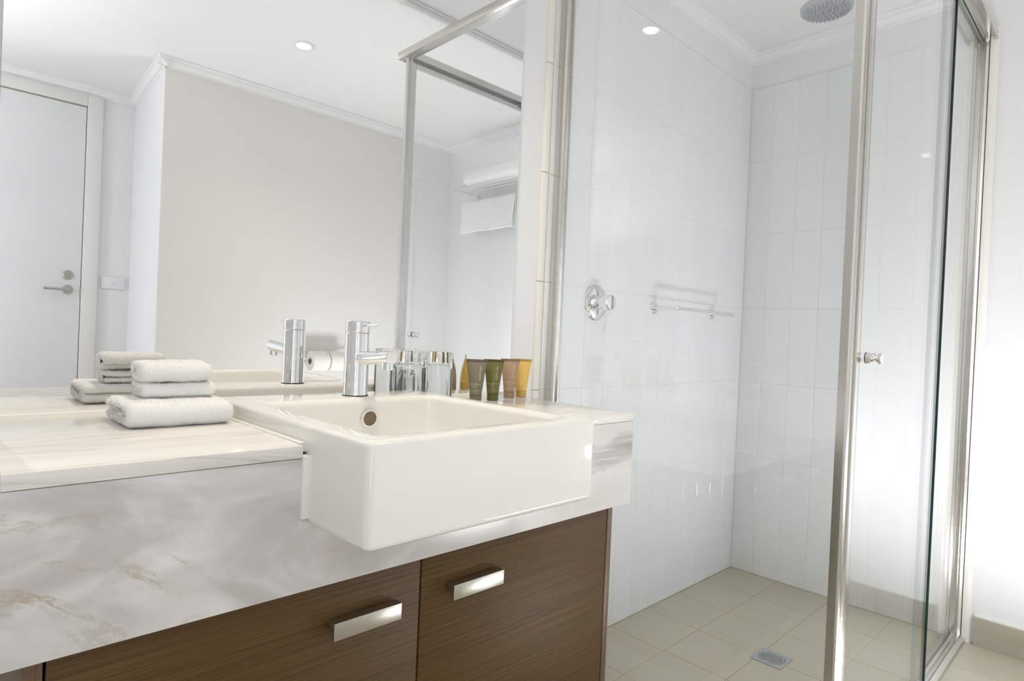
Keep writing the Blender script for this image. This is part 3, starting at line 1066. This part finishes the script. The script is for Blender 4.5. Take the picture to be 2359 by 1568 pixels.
# ------------------------------------------------------------------ folded towels
def folded(name, x0, x1, path, th, label, seed, nseg=36, loc=(0, 0, 0), pile=9000, group=None):
    """a thick cloth: centre line in (y, z) swept along x, soft ends, terry pile"""
    pts = [Vector((p[0], p[1])) for p in path]
    # resample
    L = [0]
    for a, b_ in zip(pts, pts[1:]):
        L.append(L[-1] + (b_ - a).length)
    n = max(24, int(L[-1] / 0.0045))
    res = []
    for i in range(n + 1):
        d = L[-1] * i / n
        k = 0
        while k < len(L) - 2 and L[k + 1] < d:
            k += 1
        f = (d - L[k]) / (L[k + 1] - L[k])
        res.append(pts[k].lerp(pts[k + 1], f))
    rings = []
    for s in range(nseg + 1):
        u = s / nseg
        x = x0 + (x1 - x0) * u
        e = min(u, 1 - u) * (x1 - x0)
        g = 1.0 if e > 0.010 else math.sqrt(max(0.0, 1 - ((0.010 - e) / 0.010) ** 2)) * 0.55 + 0.45
        ring_l, ring_r = [], []
        for i, p in enumerate(res):
            t = (res[min(i + 1, n)] - res[max(i - 1, 0)]).normalized()
            nr = Vector((-t.y, t.x))
            endf = min(i, n - i)
            h = th / 2 * g * (1.0 if endf > 2 else (0.45, 0.75, 0.93)[endf])
            wob = 0.0012 * noise.noise(Vector((x * 30 + seed, p.x * 30, p.y * 30)))
            q = p + nr * wob
            ring_l.append(Vector((x, q.x + nr.x * h, q.y + nr.y * h)))
            ring_r.append(Vector((x, q.x - nr.x * h, q.y - nr.y * h)))
        rings.append(ring_l + ring_r[::-1])
    bm = bmesh.new()
    loft(bm, rings)
    bmesh.ops.triangulate(bm, faces=[f for f in bm.faces if len(f.verts) > 4])
    for v_ in bm.verts:
        c = v_.co
        v_.co += Vector((noise.noise(c * 45 + Vector((seed, 0, 0))), noise.noise(c * 45 + Vector((0, seed, 0))), noise.noise(c * 45 + Vector((0, 0, seed))))) * 0.0018
    o = from_bm(name, bm, M['terry'], None, 180)
    o.location = loc
    # pile: short loops scattered over the cloth
    rnd = random.Random(seed)
    me = o.data
    me.calc_loop_triangles()
    tris = [(t.area, t) for t in me.loop_triangles]
    tot = sum(a for a, _ in tris)
    V, F = [], []
    for a, t in tris:
        k = a / tot * pile
        k = int(k) + (1 if rnd.random() < k - int(k) else 0)
        p0, p1, p2 = (me.vertices[i].co for i in t.vertices)
        nr = t.normal
        for _ in range(k):
            r1, r2 = rnd.random(), rnd.random()
            if r1 + r2 > 1:
                r1, r2 = 1 - r1, 1 - r2
            p = p0 + (p1 - p0) * r1 + (p2 - p0) * r2
            tv = Vector((rnd.gauss(0, 1), rnd.gauss(0, 1), rnd.gauss(0, 1)))
            sd_ = nr.cross(tv).normalized() * 0.00038
            tip = p + nr * rnd.uniform(0.0005, 0.0013) + (tv - nr * tv.dot(nr)).normalized() * rnd.uniform(0.0005, 0.0012)
            b0 = len(V)
            V += [p - sd_ - nr * 0.0003, p + sd_ - nr * 0.0003, tip + sd_ * 0.7, tip - sd_ * 0.7]
            F.append((b0, b0 + 1, b0 + 2, b0 + 3))
    pm = bpy.data.meshes.new('pile')
    pm.from_pydata(V, [], F)
    po = link('pile', pm, M['terry'], o)
    po['kind'] = 'stuff'
    return tag(o, label, 'towel', group)


def arc(cy_, cz_, r, a0, a1, n=6):
    return [(cy_ + r * math.cos(math.radians(a0 + (a1 - a0) * i / n)), cz_ + r * math.sin(math.radians(a0 + (a1 - a0) * i / n))) for i in range(n + 1)]


z0 = ZT + 0.0006
# bottom: two thick layers folded at the front
path = [(-0.098, z0 + 0.0105), (-0.215, z0 + 0.0098)] + arc(-0.2265, z0 + 0.0188, 0.0090, 270, 90, 8) + [(-0.215, z0 + 0.0278), (-0.150, z0 + 0.0285), (-0.097, z0 + 0.0275)]
folded('folded_towel', -0.081, 0.072, path, 0.0185, 'thick white towel folded flat on the marble, bottom of the stack', 3, 40, pile=34000, group='stacked white towels')
# middle: one thin fold
z1 = z0 + 0.0383
path = [(-0.106, z1 + 0.0060), (-0.158, z1 + 0.0060)] + arc(-0.1680, z1 + 0.0122, 0.0062, 270, 90, 6) + [(-0.150, z1 + 0.0186), (-0.104, z1 + 0.0182)]
folded('folded_face_cloth', -0.047, 0.061, path, 0.0116, 'thin white face cloth folded between the other two towels', 11, 34, pile=18000, group='stacked white towels')
# top: plump fold with its edge tucked in at the back
z2 = z1 + 0.0250
path = [(-0.112, z2 + 0.0082), (-0.155, z2 + 0.0080)] + arc(-0.1660, z2 + 0.0168, 0.0088, 270, 90, 8) + [(-0.150, z2 + 0.0258), (-0.122, z2 + 0.0256)] + arc(-0.114, z2 + 0.0180, 0.0076, 90, -40, 6)
folded('folded_face_cloth', -0.049, 0.056, path, 0.0150, 'plump white face cloth folded on top of the towel stack', 23, 34, pile=22000, group='stacked white towels')

# ------------------------------------------------------------------ towel rack on the right wall (seen in the mirror)
rk = empty('towel_rack', (X1, -1.58, 1.945))
tag(rk, 'chrome hotel towel rack on the wall outside the shower, seen in the mirror', 'towel rack')
HL = 0.305
for i, dx in enumerate((-0.035, -0.095, -0.155)):
    sweep_obj('bar', [(dx, -HL, 0), (dx, HL, 0)], 0.0045, M['chrome'], rk, 12)
loop = [(-0.004, -HL, 0), (-0.19, -HL, 0)] + [(-0.19 - 0.025 * math.sin(math.radians(a)), -HL + 0.025 - 0.025 * math.cos(math.radians(a)), 0) for a in (20, 45, 70, 90)]
loop2 = [(-x_, y_) for x_, y_, _ in loop]
loop += [(x_, -y_, 0) for x_, y_, _ in reversed(loop)]
sweep_obj('front_rail', loop, 0.0060, M['chrome'], rk, 12)
for s in (-1, 1):
    box('bracket', -0.012, 0.006, s * HL - 0.012, s * HL + 0.012, -0.10, 0.012, M['chrome'], rk, 0.003)
    sweep_obj('bracket_arm', [(-0.006, s * HL, -0.085), (-0.10, s * HL, -0.085)], 0.0055, M['chrome'], rk, 12)
sweep_obj('lower_bar', [(-0.10, -HL - 0.01, -0.085), (-0.10, HL + 0.01, -0.085)], 0.0055, M['chrome'], rk, 12)
# towels on it
rr_ = 0.055
cx0 = X1 - 0.125
ctr = (cx0, 1.945 + 0.0065 + rr_ + 0.012)
spir = []
for i in range(80):
    a = i / 79 * 2 * math.pi * 2.6
    r = 0.012 + (rr_ - 0.012) * i / 79
    spir.append((a, r))
bm = bmesh.new()
rings = []
for s in range(21):
    yy = -1.83 + 0.52 * s / 20
    o_, i_ = [], []
    for a, r in spir:
        w_ = 0.0006 * noise.noise(Vector((a, yy * 20, r * 50)))
        for lst, q in ((o_, 0.0068), (i_, -0.0068)):
            R2 = r + q + w_
            lst.append(Vector((ctr[0] + R2 * math.cos(a), yy, ctr[1] + R2 * math.sin(a) * 0.96)))
    rings.append(o_ + i_[::-1])
loft(bm, rings)
bmesh.ops.triangulate(bm, faces=[f for f in bm.faces if len(f.verts) > 4])
ro_ = from_bm('rolled_towel', bm, M['terry'], None, 60)
tag(ro_, 'white towel rolled up on top of the chrome rack, seen in the mirror', 'towel')
# hanging folded towel over the lower bar
xb_, zb_ = X1 - 0.10, 1.945 - 0.085
hp_ = []
for i in range(9):
    a = math.radians(180 * i / 8)
    hp_.append((xb_ - 0.0155 * math.cos(a), zb_ + 0.0155 * math.sin(a)))
cl = [(xb_ - 0.030, zb_ - 0.185), (xb_ - 0.024, zb_ - 0.09)] + hp_ + [(xb_ + 0.022, zb_ - 0.09), (xb_ + 0.024, zb_ - 0.17)]
bm = bmesh.new()
rings = []
for s in range(33):
    yy = -1.90 + 0.50 * s / 32
    o_, i_ = [], []
    for k, (px, pz) in enumerate(cl):
        q0, q1 = cl[max(k - 1, 0)], cl[min(k + 1, len(cl) - 1)]
        t = Vector((q1[0] - q0[0], q1[1] - q0[1])).normalized()
        nr = Vector((-t.y, t.x))
        fold = 0.010 * math.sin(yy * 24 + pz * 9) * min(1.0, max(0.0, (zb_ - pz) / 0.1))
        h = 0.0085
        o_.append(Vector((px + nr.x * h + fold, yy - (0.03 * (zb_ - pz) if s < 2 else 0), pz + nr.y * h)))
        i_.append(Vector((px - nr.x * h + fold, yy - (0.03 * (zb_ - pz) if s < 2 else 0), pz - nr.y * h)))
    rings.append(o_ + i_[::-1])
loft(bm, rings)
bmesh.ops.triangulate(bm, faces=[f for f in bm.faces if len(f.verts) > 4])
ht = from_bm('hanging_towel', bm, M['terry'], None, 60)
tag(ht, 'white towel hanging below the chrome rack, seen in the mirror', 'towel')

# ------------------------------------------------------------------ toilet roll holder on the opposite wall (seen in the mirror)
tp = empty('toilet_roll_holder', (1.47, YG, 0.826))
tag(tp, 'chrome double toilet roll holder on the pale wall, seen in the mirror', 'holder')
lathe_obj('wall_plate', (0.185, -0.0005, 0), (0, 1, 0), [(0, 0.024), (0.006, 0.024), (0.008, 0.020)], M['chrome'], tp, 32)
sweep_obj('arm', [(0.185, 0.005, 0), (0.185, 0.055, 0), (0.180, 0.066, 0), (0.170, 0.070, 0), (-0.150, 0.070, 0)], 0.007, M['chrome'], tp, 16)


def roll(x, label):
    t = empty('toilet_roll', (x, YG + 0.070, 0.826 - 0.0131))
    tag(t, label, 'toilet roll', 'toilet rolls on the holder')
    n = 48
    R_ = lambda r, xx: [Vector((xx, r * math.cos(2 * math.pi * i / n), r * math.sin(2 * math.pi * i / n))) for i in range(n)]
    bm = bmesh.new()
    w2 = 0.052
    loft(bm, [R_(0.0212, -w2), R_(0.0565, -w2), R_(0.058, -w2 + 0.002), R_(0.058, w2 - 0.002), R_(0.0565, w2), R_(0.0212, w2)], False, False)
    from_bm('paper', bm, M['paper'], t, 40)
    bm = bmesh.new()
    loft(bm, [R_(0.0212, -w2 + 0.001), R_(0.0212, w2 - 0.001), R_(0.0204, w2 - 0.001), R_(0.0204, -w2 + 0.001), R_(0.0212, -w2 + 0.001)], False, False)
    from_bm('core', bm, M['card'], t, 40)
    # folded triangular leading sheet
    V, F = [], []
    N = 14
    for i in range(N + 1):
        f = i / N
        a = math.radians(95 - 85 * f)
        hw = w2 * (1 - f) + 0.0005
        for s in (-1, 1):
            V.append((s * hw, 0.0595 * math.cos(a), 0.0595 * math.sin(a)))
        for s in (-1, 1):
            V.append((s * hw, 0.0575 * math.cos(a), 0.0575 * math.sin(a)))
    for i in range(N):
        q = 4 * i
        F += [(q, q + 1, q + 5, q + 4), (q + 2, q + 6, q + 7, q + 3), (q, q + 4, q + 6, q + 2), (q + 1, q + 3, q + 7, q + 5)]
    me = bpy.data.meshes.new('folded_sheet')
    me.from_pydata(V, [], F)
    link('folded_sheet', me, M['paper'], t)
    return t


roll(1.402, 'white toilet roll at the open end of the holder, seen in the mirror')
roll(1.512, 'white toilet roll next to the wall plate of the holder, seen behind the tap')
